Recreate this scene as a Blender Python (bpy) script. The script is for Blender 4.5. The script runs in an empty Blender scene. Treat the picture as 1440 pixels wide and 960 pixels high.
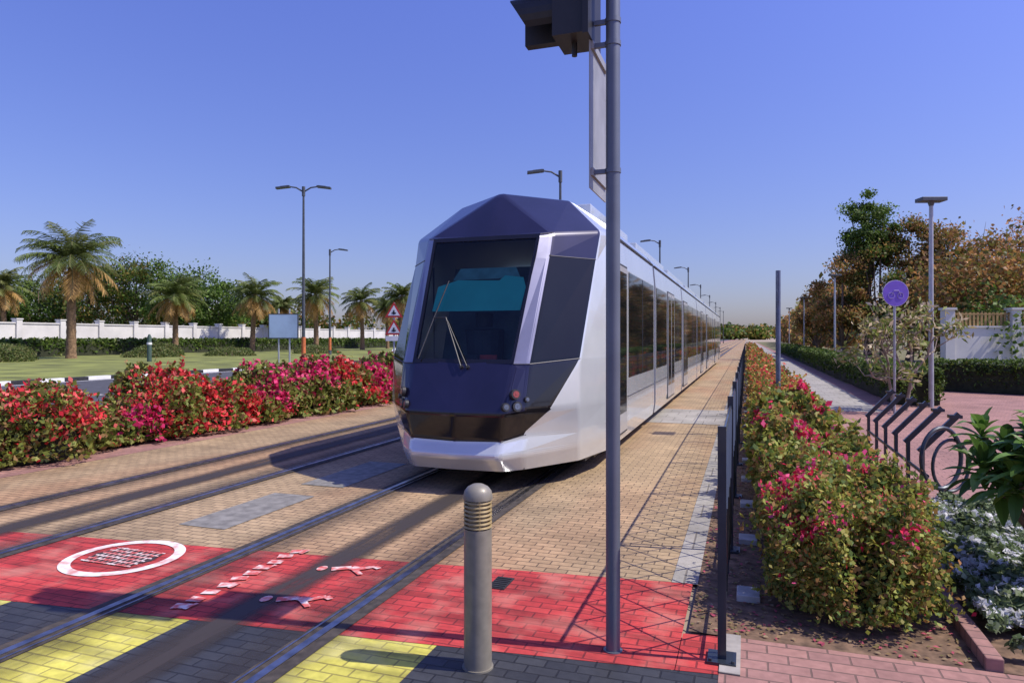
import bpy, math, random
import numpy as np
from mathutils import Vector, noise
random.seed(7); rng=np.random.default_rng(7)
S=bpy.context.scene; COL=S.collection
rad=math.radians
# ------------------------------------------------------------ materials
def newmat(name):
    m=bpy.data.materials.new(name); m.use_nodes=True
    nt=m.node_tree; b=nt.nodes['Principled BSDF']; return m,nt,b
def N(nt,t,**k):
    n=nt.nodes.new(t)
    for a,v in k.items(): setattr(n,a,v)
    return n
def coords(nt,scale=(1,1,1),loc=(0,0,0),rot=(0,0,0)):
    tc=N(nt,'ShaderNodeTexCoord'); mp=N(nt,'ShaderNodeMapping')
    mp.inputs['Scale'].default_value=scale; mp.inputs['Location'].default_value=loc; mp.inputs['Rotation'].default_value=rot
    nt.links.new(tc.outputs['Object'],mp.inputs[0]); return mp.outputs[0]
def noisecol(nt,vec,scale,c1,c2,lo=.35,hi=.65,detail=6):
    n=N(nt,'ShaderNodeTexNoise'); n.inputs['Scale'].default_value=scale; n.inputs['Detail'].default_value=detail
    nt.links.new(vec,n.inputs['Vector'])
    r=N(nt,'ShaderNodeValToRGB'); r.color_ramp.elements[0].position=lo; r.color_ramp.elements[1].position=hi
    r.color_ramp.elements[0].color=(*c1,1); r.color_ramp.elements[1].color=(*c2,1)
    nt.links.new(n.outputs['Fac'],r.inputs[0]); return r.outputs[0],n.outputs['Fac']
def mix(nt,a,b,fac,mode='MIX'):
    m=N(nt,'ShaderNodeMix',data_type='RGBA',blend_type=mode)
    for s,v in ((6,a),(7,b),(0,fac)):
        if hasattr(v,'node'): nt.links.new(v,m.inputs[s])
        elif s==0: m.inputs[0].default_value=v
        else: m.inputs[s].default_value=(*v,1)
    return m.outputs[2]
def bump(nt,b,h,strength=.3,dist=.01):
    n=N(nt,'ShaderNodeBump'); n.inputs['Strength'].default_value=strength; n.inputs['Distance'].default_value=dist
    nt.links.new(h,n.inputs['Height']); nt.links.new(n.outputs[0],b.inputs['Normal'])
def simple(name,col,rough=.5,metal=0,var=.25,scale=6,bmp=.0,coat=0,spec=.5):
    m,nt,b=newmat(name)
    v=coords(nt)
    c1=tuple(c*(1-var) for c in col); c2=tuple(min(1,c*(1+var*.6)) for c in col)
    o,f=noisecol(nt,v,scale,c1,c2)
    nt.links.new(o,b.inputs['Base Color'])
    b.inputs['Roughness'].default_value=rough; b.inputs['Metallic'].default_value=metal
    b.inputs['Coat Weight'].default_value=coat; b.inputs['Coat Roughness'].default_value=.04
    b.inputs['Specular IOR Level'].default_value=spec
    if bmp: bump(nt,b,f,bmp)
    return m
def brickmat(name,c1,c2,mortar,bw=.2,rh=.1,ms=.006,rot=0,wear=None,dirt=.35,rough=.85,patch=None):
    m,nt,b=newmat(name)
    v=coords(nt,rot=(0,0,rot))
    br=N(nt,'ShaderNodeTexBrick'); br.inputs['Scale'].default_value=1
    br.inputs['Brick Width'].default_value=bw; br.inputs['Row Height'].default_value=rh
    br.inputs['Mortar Size'].default_value=ms; br.inputs['Mortar Smooth'].default_value=.3
    br.inputs['Color1'].default_value=(*c1,1); br.inputs['Color2'].default_value=(*c2,1); br.inputs['Mortar'].default_value=(*mortar,1)
    nt.links.new(v,br.inputs['Vector'])
    base=br.outputs['Color']
    if patch:
        vp=coords(nt,scale=(1,.35,1)); op,fp_=noisecol(nt,vp,.5,(1,1,1),patch,.45,.6,5); base=mix(nt,base,op,1.0,'MULTIPLY')
    o,f=noisecol(nt,v,1.3,(1-dirt,)*3,(1.0,)*3,.3,.7,8)
    c=mix(nt,base,o,1.0,'MULTIPLY')
    o2,f2=noisecol(nt,v,22,(.82,)*3,(1.08,)*3,.3,.7,4)
    c=mix(nt,c,o2,1.0,'MULTIPLY')
    if wear:
        o3,f3=noisecol(nt,v,3.0,(0,)*3,(1,)*3,.5,.72,10)
        c=mix(nt,c,wear,o3)
        v4=coords(nt,scale=(.7,5,1)); o4,f4=noisecol(nt,v4,1.6,(.6,)*3,(1,)*3,.36,.52,8)
        c=mix(nt,c,o4,1.0,'MULTIPLY')
    nt.links.new(c,b.inputs['Base Color']); b.inputs['Roughness'].default_value=rough
    ih=N(nt,'ShaderNodeMath',operation='SUBTRACT'); ih.inputs[0].default_value=1; nt.links.new(br.outputs['Fac'],ih.inputs[1])
    ah=N(nt,'ShaderNodeMath',operation='MULTIPLY_ADD'); nt.links.new(f2,ah.inputs[0]); ah.inputs[1].default_value=.35; nt.links.new(ih.outputs[0],ah.inputs[2])
    bump(nt,b,ah.outputs[0],.6,.006)
    return m
def leafmat(name,trans=.3,rough=.55):
    m,nt,b=newmat(name)
    a=N(nt,'ShaderNodeAttribute',attribute_name='tint')
    nt.links.new(a.outputs['Color'],b.inputs['Base Color']); b.inputs['Roughness'].default_value=rough
    b.inputs['Specular IOR Level'].default_value=.3
    t=N(nt,'ShaderNodeBsdfTranslucent'); nt.links.new(a.outputs['Color'],t.inputs[0])
    mx=N(nt,'ShaderNodeMixShader'); mx.inputs[0].default_value=trans
    nt.links.new(b.outputs[0],mx.inputs[1]); nt.links.new(t.outputs[0],mx.inputs[2])
    nt.links.new(mx.outputs[0],nt.nodes['Material Output'].inputs[0]); return m
LEAF=leafmat('foliage_leaf',.35)
# ------------------------------------------------------------ mesh helpers
class MB:
    def __init__(s): s.v=[]; s.f=[]; s.m=[]
    def poly(s,pts,mi=0):
        b=len(s.v); s.v+= [tuple(p) for p in pts]; s.f.append(tuple(range(b,b+len(pts)))); s.m.append(mi)
    def box(s,x0,x1,y0,y1,z0,z1,mi=0):
        b=len(s.v); s.v+=[(x0,y0,z0),(x1,y0,z0),(x1,y1,z0),(x0,y1,z0),(x0,y0,z1),(x1,y0,z1),(x1,y1,z1),(x0,y1,z1)]
        for f in ((0,3,2,1),(4,5,6,7),(0,1,5,4),(1,2,6,5),(2,3,7,6),(3,0,4,7)):
            s.f.append(tuple(b+i for i in f)); s.m.append(mi)
    def obox(s,c,ax,ay,az,mi=0):
        c,ax,ay,az=map(Vector,(c,ax,ay,az)); b=len(s.v)
        for sz in(-1,1):
            for sx,sy in((-1,-1),(1,-1),(1,1),(-1,1)): s.v.append(tuple(c+ax*sx+ay*sy+az*sz))
        for f in ((0,3,2,1),(4,5,6,7),(0,1,5,4),(1,2,6,5),(2,3,7,6),(3,0,4,7)):
            s.f.append(tuple(b+i for i in f)); s.m.append(mi)
    def tube(s,pts,r,n=10,mi=0,caps=True):
        pts=[Vector(p) for p in pts]
        if not hasattr(r,'__len__'): r=[r]*len(pts)
        b=len(s.v); up=None
        for i,p in enumerate(pts):
            d=(pts[min(i+1,len(pts)-1)]-pts[max(i-1,0)]).normalized()
            if up is None: up=Vector((0,0,1)) if abs(d.z)<.9 else Vector((0,1,0))
            a=d.cross(up).normalized(); c=a.cross(d).normalized()
            up=c
            for k in range(n):
                t=2*math.pi*k/n; s.v.append(tuple(p+(a*math.cos(t)+c*math.sin(t))*r[i]))
        for i in range(len(pts)-1):
            for k in range(n):
                k2=(k+1)%n; s.f.append((b+i*n+k,b+i*n+k2,b+(i+1)*n+k2,b+(i+1)*n+k)); s.m.append(mi)
        if caps:
            s.f.append(tuple(b+k for k in range(n))[::-1]); s.m.append(mi)
            s.f.append(tuple(b+(len(pts)-1)*n+k for k in range(n))); s.m.append(mi)
    def build(s,name,mats,parent=None,bevel=0,smooth=False,merge=False,seg=2):
        me=bpy.data.meshes.new(name); me.from_pydata(s.v,[],s.f)
        for m in mats: me.materials.append(m)
        me.polygons.foreach_set('material_index',s.m)
        import bmesh
        bm=bmesh.new(); bm.from_mesh(me)
        if merge: bmesh.ops.remove_doubles(bm,verts=bm.verts,dist=.0005)
        bmesh.ops.recalc_face_normals(bm,faces=bm.faces); bm.to_mesh(me); bm.free()
        if smooth:
            me.polygons.foreach_set('use_smooth',[True]*len(me.polygons))
            me.set_sharp_from_angle(angle=rad(40))
        o=bpy.data.objects.new(name,me); COL.objects.link(o)
        if parent: o.parent=parent
        if bevel:
            md=o.modifiers.new('bev','BEVEL'); md.width=bevel; md.segments=seg; md.limit_method='ANGLE'; md.angle_limit=rad(5 if seg>2 else 20)
        return o
def empty(name):
    o=bpy.data.objects.new(name,None); COL.objects.link(o); o.empty_display_size=.3; return o
def sheet(name,x0,x1,y0,y1,z,mat,parent=None):
    m=MB(); m.poly([(x0,y0,z),(x1,y0,z),(x1,y1,z),(x0,y1,z)]); return m.build(name,[mat],parent)
def quads(name,V,cols,parent=None,mat=None):
    n=len(V); me=bpy.data.meshes.new(name)
    me.vertices.add(4*n); me.vertices.foreach_set('co',np.asarray(V,dtype=np.float32).reshape(-1))
    me.loops.add(4*n); me.loops.foreach_set('vertex_index',np.arange(4*n,dtype=np.int32))
    me.polygons.add(n); me.polygons.foreach_set('loop_start',np.arange(0,4*n,4,dtype=np.int32))
    me.update(calc_edges=True)
    a=me.color_attributes.new('tint','FLOAT_COLOR','CORNER')
    c=np.ones((n,4,4),dtype=np.float32); c[:,:,:3]=np.asarray(cols)[:,None,:]
    a.data.foreach_set('color',c.reshape(-1))
    me.materials.append(mat or LEAF)
    o=bpy.data.objects.new(name,me); COL.objects.link(o)
    if parent: o.parent=parent
    return o
def unit(a): return a/np.maximum(np.linalg.norm(a,axis=1,keepdims=True),1e-6)
def leafquads(P,size,aspect=.5,up=.3):
    n=len(P); nn=unit(rng.normal(size=(n,3))+np.array([0,0,up])); t=unit(np.cross(nn,rng.normal(size=(n,3)))); b=np.cross(nn,t)
    s=np.broadcast_to(size,(n,))[:,None]*rng.uniform(.7,1.3,(n,1))
    return np.stack([P-t*s*.5,P+b*s*.5*aspect+nn*s*.08-t*s*.05,P+t*s*.5,P-b*s*.5*aspect+nn*s*.08-t*s*.05],axis=1)
def pal(n,cols,w=None,var=.25):
    cols=np.array(cols); i=rng.choice(len(cols),n,p=w); return np.clip(cols[i]*rng.uniform(1-var,1+var,(n,1)),0,1)
def nz(P,s,off=0): return np.array([noise.noise(Vector((p[0]*s+off,p[1]*s,p[2]*s))) for p in P])
# ------------------------------------------------------------ world / light / camera
el=rad(53); sd=Vector((.99,.14,0)).normalized()
sunv=Vector((sd.x*math.cos(el),sd.y*math.cos(el),math.sin(el)))
w=bpy.data.worlds.new('World'); S.world=w; w.use_nodes=True
nt=w.node_tree; bg=nt.nodes['Background']
sk=nt.nodes.new('ShaderNodeTexSky'); sk.sky_type='NISHITA'; sk.sun_disc=False
sk.sun_elevation=el; sk.sun_rotation=math.atan2(sd.x,sd.y); sk.air_density=1.0; sk.dust_density=1.2; sk.ozone_density=3.0
tc=nt.nodes.new('ShaderNodeTexCoord'); sx=nt.nodes.new('ShaderNodeSeparateXYZ'); nt.links.new(tc.outputs['Generated'],sx.inputs[0])
rp=nt.nodes.new('ShaderNodeValToRGB'); rp.color_ramp.elements[0].position=0; rp.color_ramp.elements[1].position=.45
rp.color_ramp.elements[0].color=(.86,.80,1.02,1); rp.color_ramp.elements[1].color=(1.0,.96,1.75,1)
nt.links.new(sx.outputs[2],rp.inputs[0])
ml=nt.nodes.new('ShaderNodeMix'); ml.data_type='RGBA'; ml.blend_type='MULTIPLY'; ml.inputs[0].default_value=1
nt.links.new(sk.outputs[0],ml.inputs[6]); nt.links.new(rp.outputs[0],ml.inputs[7]); nt.links.new(ml.outputs[2],bg.inputs[0])
bg.inputs[1].default_value=.12
L=bpy.data.lights.new('sun','SUN'); L.energy=5.0; L.angle=rad(.5); L.color=(1,.93,.80)
lo=bpy.data.objects.new('sun',L); COL.objects.link(lo); lo.rotation_euler=(-sunv).to_track_quat('-Z','Y').to_euler()
S.view_settings.view_transform='Standard'; S.view_settings.look='None'; S.view_settings.exposure=0
th=math.atan2(330,960)
cam=bpy.data.cameras.new('camera'); cam.lens=24; cam.sensor_width=36; cam.clip_end=5000; cam.clip_start=.05; cam.shift_y=-5/1440
co=bpy.data.objects.new('camera',cam); COL.objects.link(co); co.location=(0,0,1.65); co.rotation_euler=(rad(90),0,th); S.camera=co
# ------------------------------------------------------------ ground
M_sand=simple('sand',(.36,.29,.21),.95,var=.3,scale=.6,bmp=.3)
M_tan=brickmat('tan_pavers',(.52,.37,.21),(.40,.285,.16),(.17,.12,.075),bw=.16,rh=.08,patch=(1.0,.86,.82))
M_pink=brickmat('pink_pavers',(.46,.24,.20),(.36,.19,.165),(.2,.12,.1))
M_red=brickmat('red_painted_pavers',(.66,.065,.06),(.56,.045,.045),(.27,.025,.03),wear=(.52,.17,.13),bw=.16,rh=.08)
M_yel=brickmat('yellow_painted_pavers',(.72,.66,.12),(.66,.60,.1),(.38,.33,.08),wear=(.58,.53,.2),bw=.16,rh=.08)
M_slate=brickmat('slate_pavers',(.065,.067,.072),(.04,.042,.048),(.02,.02,.022),bw=.16,rh=.08,rough=.55,dirt=.5)
M_conc=brickmat('concrete_edging',(.42,.39,.35),(.37,.35,.31),(.2,.18,.16),bw=.4,rh=.5,ms=.008)
M_plate=simple('cover_plate',(.22,.21,.19),.8,var=.3,scale=9,bmp=.2)
M_asph=simple('asphalt',(.07,.07,.078),.85,var=.25,scale=3,bmp=.2)
M_seal=simple('rail_sealant',(.055,.045,.038),.85,var=.5,scale=14)
M_rail=simple('rail_steel',(.38,.37,.38),.35,1.0,var=.4,scale=10)
M_grass=simple('lawn_grass',(.19,.21,.045),.95,var=.5,scale=.5,bmp=.5)
M_soil=simple('planting_soil',(.17,.105,.065),.95,var=.5,scale=14,bmp=.6)
M_white=simple('white_paint',(.8,.8,.78),.6,var=.08,scale=3)
M_black=simple('black_paint',(.03,.03,.032),.5,var=.2)
sheet('ground',-2500,2500,-200,4000,-.02,M_sand)
sheet('track_bed_pavement',-8.3,-.48,-6,900,.0,M_tan)
m=MB(); m.poly([(-.48,4.7,.004),(-.31,4.72,.004),(-.31,900,.004),(-.48,900,.004)]); m.build('concrete_edge_strip',[M_conc])
sheet('planting_bed_soil_left',-11.0,-8.3,-6,900,.002,M_pink)
sheet('asphalt_road',-24.5,-11.15,-60,900,-.008,M_asph)
sheet('lawn',-140,-24.7,-60,900,.06,M_grass)
m=MB()
for i in range(-10,260):
    m.box(-24.7,-24.5,i*1.0,i*1.0+.995,-.02,.13,i%2)
m.build('striped_kerb',[M_white,M_black])
m=MB(); m.box(-11.15,-11,-60,900,-.02,.12); m.build('road_kerb',[M_conc])
m=MB()
for i in range(-5,80): m.poly([(-17.9,i*6,-.003),(-17.75,i*6,-.003),(-17.75,i*6+3,-.003),(-17.9,i*6+3,-.003)])
m.poly([(-24.2,-60,-.003),(-24.08,-60,-.003),(-24.08,600,-.003),(-24.2,600,-.003)]); m.build('road_markings',[M_white])
k=.11
def band(name,x0,x1,o0,o1,z,mat):
    mm=MB(); mm.poly([(x0,o0+k*x0,z),(x1,o0+k*x1,z),(x1,o1+k*x1,z),(x0,o1+k*x0,z)]); return mm.build(name,[mat])
band('red_crossing_marking',-9,-.34,3.505,4.76,.004,M_red)
band('red_crossing_marking',-.336,-.13,3.505,3.95,.004,M_red)
for x0,x1,mt,nm in ((-9,-6.8,M_slate,'slate'),(-6.8,-6.1,M_yel,'yellow'),(-6.1,-5.37,M_slate,'slate'),(-5.37,-4.35,M_yel,'yellow'),(-4.35,-3.6,M_slate,'slate'),(-3.6,-3.08,M_yel,'yellow'),(-3.08,-2.2,M_slate,'slate'),(-2.2,-1.57,M_yel,'yellow'),(-1.57,-.13,M_slate,'slate')):
    band(nm+'_crossing_paving',x0+.001,x1-.001,2.35,3.5,.004,mt)
    band('slate_crossing_paving',x0+.001,x1-.001,-3,2.345,.004,M_slate)
sheet('pink_footpath',-.13,9,-4,3.95,.006,M_pink)
m=MB(); m.box(-.13,-.03,3.5,3.97,-.01,.012); m.build('concrete_edging_block',[M_conc])
def streakmat(name,half,mx_):
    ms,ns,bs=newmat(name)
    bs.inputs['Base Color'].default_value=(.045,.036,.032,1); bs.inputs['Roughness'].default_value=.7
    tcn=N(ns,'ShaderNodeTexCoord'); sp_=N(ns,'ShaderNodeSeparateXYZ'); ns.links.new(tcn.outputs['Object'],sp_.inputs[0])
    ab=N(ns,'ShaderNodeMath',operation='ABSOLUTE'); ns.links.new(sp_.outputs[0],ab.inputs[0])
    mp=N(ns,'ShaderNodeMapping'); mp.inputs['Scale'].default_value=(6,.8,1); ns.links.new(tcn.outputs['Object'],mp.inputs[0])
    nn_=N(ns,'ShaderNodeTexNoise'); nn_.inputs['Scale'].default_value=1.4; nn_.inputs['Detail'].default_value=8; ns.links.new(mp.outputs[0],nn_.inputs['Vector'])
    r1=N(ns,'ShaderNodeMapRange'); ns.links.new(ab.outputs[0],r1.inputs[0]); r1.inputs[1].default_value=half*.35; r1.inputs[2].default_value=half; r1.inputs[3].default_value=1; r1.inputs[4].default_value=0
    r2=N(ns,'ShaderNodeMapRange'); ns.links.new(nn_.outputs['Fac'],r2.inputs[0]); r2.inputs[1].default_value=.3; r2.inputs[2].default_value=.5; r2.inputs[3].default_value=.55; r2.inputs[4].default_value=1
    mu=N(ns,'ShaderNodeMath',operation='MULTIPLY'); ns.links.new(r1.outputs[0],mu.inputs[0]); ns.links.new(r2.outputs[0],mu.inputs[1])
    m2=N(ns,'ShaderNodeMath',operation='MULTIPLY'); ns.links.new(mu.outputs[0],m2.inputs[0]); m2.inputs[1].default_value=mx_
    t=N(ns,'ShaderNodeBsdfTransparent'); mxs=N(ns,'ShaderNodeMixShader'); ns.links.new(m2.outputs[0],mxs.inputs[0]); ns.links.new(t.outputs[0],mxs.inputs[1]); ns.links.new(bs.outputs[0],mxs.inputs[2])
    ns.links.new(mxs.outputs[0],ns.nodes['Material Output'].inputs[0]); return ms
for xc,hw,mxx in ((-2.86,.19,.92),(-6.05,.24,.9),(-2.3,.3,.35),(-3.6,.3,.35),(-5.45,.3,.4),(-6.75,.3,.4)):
    o=sheet('dark_streak',-hw,hw,-4,120,.0068 if hw<.25 else .0078,streakmat('dark_streak_film',hw,mxx)); o.location.x=xc  # thin dark see-through strips along the track, fading out towards both edges
rails=empty('tram_rails')
m=MB()
for xr,s in ((-3.67,1),(-2.235,-1),(-6.8,1),(-5.365,-1)):
    m.poly([(xr-.10,-6,.010),(xr+.10,-6,.010),(xr+.10,900,.010),(xr-.10,900,.010)],1)
    m.box(xr-.024,xr+.024,-6,900,.0,.017,0)
    xg=xr+s*.05
    m.box(xg+s*.02-.006,xg+s*.02+.006,-6,900,0,.016,0)
m.build('rails',[M_rail,M_seal],rails)
for x0,x1,y0,y1 in ((-4.75,-4.25,4.75,6.05),(-4.75,-4.2,6.5,8.0)):
    sheet('access_cover',x0,x1,y0,y1,.005,M_plate)
sheet('concrete_band_across_track',-1.9,-.48,13.5,16.2,.005,M_conc)
m=MB(); m.box(-1.62,-1.5,4.2,4.42,0,.01)
for i in range(6): m.box(-1.61,-1.51,4.215+i*.034,4.225+i*.034,.01,.014)
m.build('drain_grate',[M_black])
mw,ntw,bw_=newmat('worn_white_marking'); vv=coords(ntw)
o,f=noisecol(ntw,vv,13,(.70,.60,.56),(.58,.11,.10),.40,.58,9); ntw.links.new(o,bw_.inputs['Base Color']); bw_.inputs['Roughness'].default_value=.8
mwh,ntw,bw_=newmat('white_ring_marking'); vv=coords(ntw)
o,f=noisecol(ntw,vv,10,(.76,.72,.68),(.6,.28,.25),.48,.68,8); ntw.links.new(o,bw_.inputs['Base Color']); bw_.inputs['Roughness'].default_value=.8
sym=empty('pedestrian_symbol_marking')
def ribbon(mm,pts,wd,z,mi=0):
    pts=[Vector((*p,z)) for p in pts]
    for a,b in zip(pts,pts[1:]):
        d=(b-a).normalized(); s=Vector((-d.y,d.x,0))*wd/2
        u=Vector((0,0,.0006)); mm.poly([a-s,b-s*.8+u,b+s*.8+u,a+s],mi)
m=MB(); cx,cy=-4.42,3.9
for i in range(48):
    a0,a1=2*math.pi*i/48,2*math.pi*(i+1)/48
    m.poly([(cx+.42*math.cos(a0),cy+.42*math.sin(a0),.009),(cx+.42*math.cos(a1),cy+.42*math.sin(a1),.009),(cx+.34*math.cos(a1),cy+.34*math.sin(a1),.009),(cx+.34*math.cos(a0),cy+.34*math.sin(a0),.009)])
m.poly([(cx-.22,cy-.17,.0085),(cx+.2,cy-.17,.0085),(cx+.27,cy,.0085),(cx+.22,cy+.17,.0085),(cx-.2,cy+.17,.0085),(cx-.27,cy,.0085)],1)
for j in range(6):
    y=cy-.155+j*.062
    m.poly([(cx-.24,y-.010,.0105),(cx+.24,y-.010,.0105),(cx+.23,y+.010,.0105),(cx-.25,y+.010,.0105)],2)
for j in range(9):
    x=cx-.2+j*.05
    m.poly([(x-.008,cy-.17,.0112),(x+.004,cy-.17,.0112),(x+.006,cy+.17,.0112),(x-.006,cy+.17,.0112)],2)
m.build('ring_marking',[mwh,simple('black_symbol_paint',(.05,.035,.035),.8,var=.5,scale=20),mw],sym)
m=MB(); z=.0125
for (bx,by) in ((-2.62,3.62),(-2.62,4.22)):
    ribbon(m,[(bx-.17,by-.05),(bx-.05,by+.02),(bx+.04,by+.01)],.075,z)
    ribbon(m,[(bx+.02,by+.01),(bx+.10,by+.09),(bx+.15,by+.06)],.05,z+.001); ribbon(m,[(bx-.02,by),(bx+.09,by-.09)],.045,z+.0015)
    m.poly([(bx-.24+.035*math.cos(a),by-.06+.05*math.sin(a),z) for a in np.linspace(0,5.9,12)])
for i in range(10):
    y=3.28+i*.125; x=-3.27+.03*math.sin(i*3.1)
    ribbon(m,[(x-.05,y),(x+.05,y+.03+.02*math.sin(i*5))] ,.085,z)
    if i%3==0: ribbon(m,[(x+.05,y-.02),(x+.06,y+.08)],.03,z+.001)
m.build('figure_marking',[mw],sym)
# ------------------------------------------------------------ tram
tram=empty('tram')
T_white=simple('tram_silver_white_paint',(.66,.69,.70),.22,.3,var=.06,scale=1.5,coat=.8)
T_navy=simple('tram_navy_paint',(.017,.016,.050),.3,.2,var=.2,scale=2,coat=.5)
T_blk=simple('tram_black_gloss',(.010,.009,.012),.12,0,var=.2,scale=3,coat=.3)
T_silver=simple('tram_silver_trim',(.26,.26,.34),.35,.5,var=.1,scale=3,coat=.3)
T_grey=simple('gangway_rubber',(.1,.1,.11),.7,var=.2)
T_glassd=simple('tram_dark_glass',(.008,.010,.011),.04,0,var=.4,scale=.7,spec=.35)
mg,ng,bgl=newmat('windscreen_glass')
tr=N(ng,'ShaderNodeBsdfTransparent'); tr.inputs[0].default_value=(.84,.94,.92,1)
gl=N(ng,'ShaderNodeBsdfGlossy'); gl.inputs['Roughness'].default_value=.02
lw=N(ng,'ShaderNodeFresnel'); lw.inputs[0].default_value=1.5
mx=N(ng,'ShaderNodeMixShader'); ng.links.new(lw.outputs[0],mx.inputs[0]); ng.links.new(tr.outputs[0],mx.inputs[1]); ng.links.new(gl.outputs[0],mx.inputs[2])
ng.links.new(mx.outputs[0],ng.nodes['Material Output'].inputs[0])
TX=-2.95
R=[
 dict(a=(0,6.74,.24),b=(.51,6.77,.24),c=(.69,6.97,.24),d=(1.12,7.7,.24),e=(1.30,8.6,.24)),
 dict(a=(0,6.60,.40),b=(.51,6.64,.40),c=(.72,6.87,.42),d=(1.15,7.6,.44),e=(1.325,8.5,.45)),
 dict(a=(0,6.68,.55),b=(.52,6.72,.56),c=(.72,6.93,.62),d=(1.165,7.55,.62),e=(1.325,8.4,.62)),
 dict(a=(0,6.62,.86),b=(.57,6.66,.86),c=(.74,6.84,.88),q=(.94,7.10,.88),d=(1.18,7.47,.90),e=(1.325,8.3,.9)),
 dict(a=(0,6.88,1.37),b=(.60,6.90,1.37),c=(.755,6.97,1.37),d=(1.18,7.5,1.42),e=(1.325,8.3,1.42)),
 dict(a=(0,7.495,2.60),b=(.67,7.495,2.60),c=(.80,7.60,2.60),d=(1.22,8.17,2.60),e=(1.325,8.7,2.60)),
 dict(a=(0,7.62,2.86),b=(.68,7.62,2.86),c=(.80,7.73,2.88),d=(1.25,8.32,2.96),e=(1.29,8.8,3.0)),
]
PK=(0,8.16,3.49); SH=(.75,8.69,3.45)
m=MB()
def W(p,s): return (TX+s*p[0],p[1],p[2])
for s in (1,-1):
    def q(mi,*ps): m.poly([W(p,s) for p in ps],mi)
    for i in (0,1):
        A,B=R[i],R[i+1]
        q(0,A['a'],A['b'],B['b'],B['a']); q(0,A['b'],A['c'],B['c'],B['b']); q(0,A['c'],A['d'],B['d'],B['c']); q(0,A['d'],A['e'],B['e'],B['d'])
    A,B=R[2],R[3]
    q(2,A['a'],A['b'],B['b'],B['a']); q(2,A['b'],A['c'],B['c'],B['b']); q(2,A['c'],B['q'],B['c']); q(0,A['c'],A['d'],B['d'],B['q']); q(0,A['d'],A['e'],B['e'],B['d'])
    A,B=R[3],R[4]
    q(1,A['a'],A['b'],B['b'],B['a']); q(1,A['b'],A['c'],B['c'],B['b']); q(2,A['c'],A['q'],B['d'],B['c']); q(0,A['q'],A['d'],B['d']); q(0,A['d'],A['e'],B['e'],B['d'])
    A,B=R[4],R[5]
    q(3,A['b'],A['c'],B['c'],B['b']); q(4,A['c'],A['d'],B['d'],B['c']); q(0,A['d'],A['e'],B['e'],B['d'])
    A,B=R[5],R[6]
    q(3,A['b'],A['c'],B['c'],B['b']); q(1,A['c'],A['d'],B['d'],B['c']); q(0,A['d'],A['e'],B['e'],B['d'])
    A=R[6]
    q(1,A['a'],A['b'],A['c'],PK); q(1,A['c'],SH,PK); q(1,A['c'],A['d'],SH); q(0,A['d'],A['e'],SH)
    q(1,PK,SH,(.75,8.95,3.44),(0,8.95,3.47)); q(0,A['e'],(1.29,8.95,3.0),(1.18,8.95,3.16),(.75,8.95,3.44),SH)
    q(0,R[0]['e'],(1.30,8.95,.24),(1.325,8.95,.45),(1.325,8.95,2.6),(1.29,8.95,3.0),A['e'],R[5]['e'],R[4]['e'],R[3]['e'],R[2]['e'],R[1]['e'])
front=m.build('cab_shell',[T_white,T_navy,T_blk,T_silver,T_glassd],tram,bevel=.04,merge=True,seg=4)
m=MB()
for s in (1,-1):
    def ln(*ps,r=.006): m.tube([W(p,s) for p in ps],r,5)
    ln(R[4]['b'],R[4]['c'],R[4]['d']); ln(R[5]['c'],R[5]['d']); ln(R[6]['a'],R[6]['b'],R[6]['c'],r=.005)
    ln(R[2]['c'],R[0]['c']); ln(R[2]['a'],R[2]['b'],R[2]['c'],r=.008)
m.build('cab_panel_joints',[simple('joint_sealant',(.05,.05,.07),.5)],tram)
def wp(u,v):
    z=1.37+v*1.49; y=6.895+v*.725; hw=.60+.08*v; return (TX+u*hw,y,z)
m=MB()
o_=[wp(-1,0),wp(1,0),wp(1,1),wp(-1,1)]; i_=[wp(-.94,.03),wp(.94,.03),wp(.95,.965),wp(-.95,.965)]
off=Vector((0,-.0075,.0035))
for j in range(4):
    j2=(j+1)%4; m.poly([Vector(o_[j])+off,Vector(o_[j2])+off,Vector(i_[j2])+off,Vector(i_[j])+off])
    m.poly([Vector(i_[j])+off,Vector(i_[j2])+off,Vector(i_[j2])-off*4,Vector(i_[j])-off*4])
m.build('windscreen_frame',[T_blk],tram)
m=MB(); m.poly(i_); m.build('windscreen',[mg],tram)
M_teal=simple('teal_sun_blind',(.04,.55,.47),.6,var=.12,scale=2)
M_dk=simple('cab_interior_dark',(.07,.11,.115),.7,var=.5,scale=2)
m=MB()
back=Vector((0,.13,-.06))
pts=[(-.86,.42),(.86,.42),(.88,.60),(.80,.68),(.45,.70),(.36,.66),(-.45,.67),(-.82,.62)]
m.poly([Vector(wp(u,v))+back*.6 for u,v in pts],0)
pts=[(-.70,.74),(.62,.75),(.5,.84),(-.58,.84)]
m.poly([Vector(wp(u,v))+back*2 for u,v in pts],1)
m.poly([Vector(wp(u,v))+back*6 for u,v in ((-1.1,-.1),(1.1,-.1),(1.1,1.05),(-1.1,1.05))],2)
m.box(TX-.58,TX+.58,7.02,7.5,1.2,1.36,2)
m.tube([(TX-.05,7.75,1.2),(TX-.05,7.72,1.75)],[.2,.24],14,3); m.tube([(TX-.05,7.7,1.78),(TX-.05,7.7,1.95)],[.10,.11],14,3)
m.box(TX-.1,TX+.12,7.05,7.09,1.37,1.46,3); m.box(TX+.12,TX+.32,7.12,7.14,1.38,1.46,4)
m.build('cab_interior',[M_teal,simple('cab_ceiling',(.10,.3,.28),.6),M_dk,simple('seat_fabric',(.02,.03,.04),.8),simple('red_notice',(.35,.03,.03),.6)],tram)
m=MB()
ofw=Vector((0,-.045,.02))
P=lambda u,v:Vector(wp(u,v))+ofw
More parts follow.
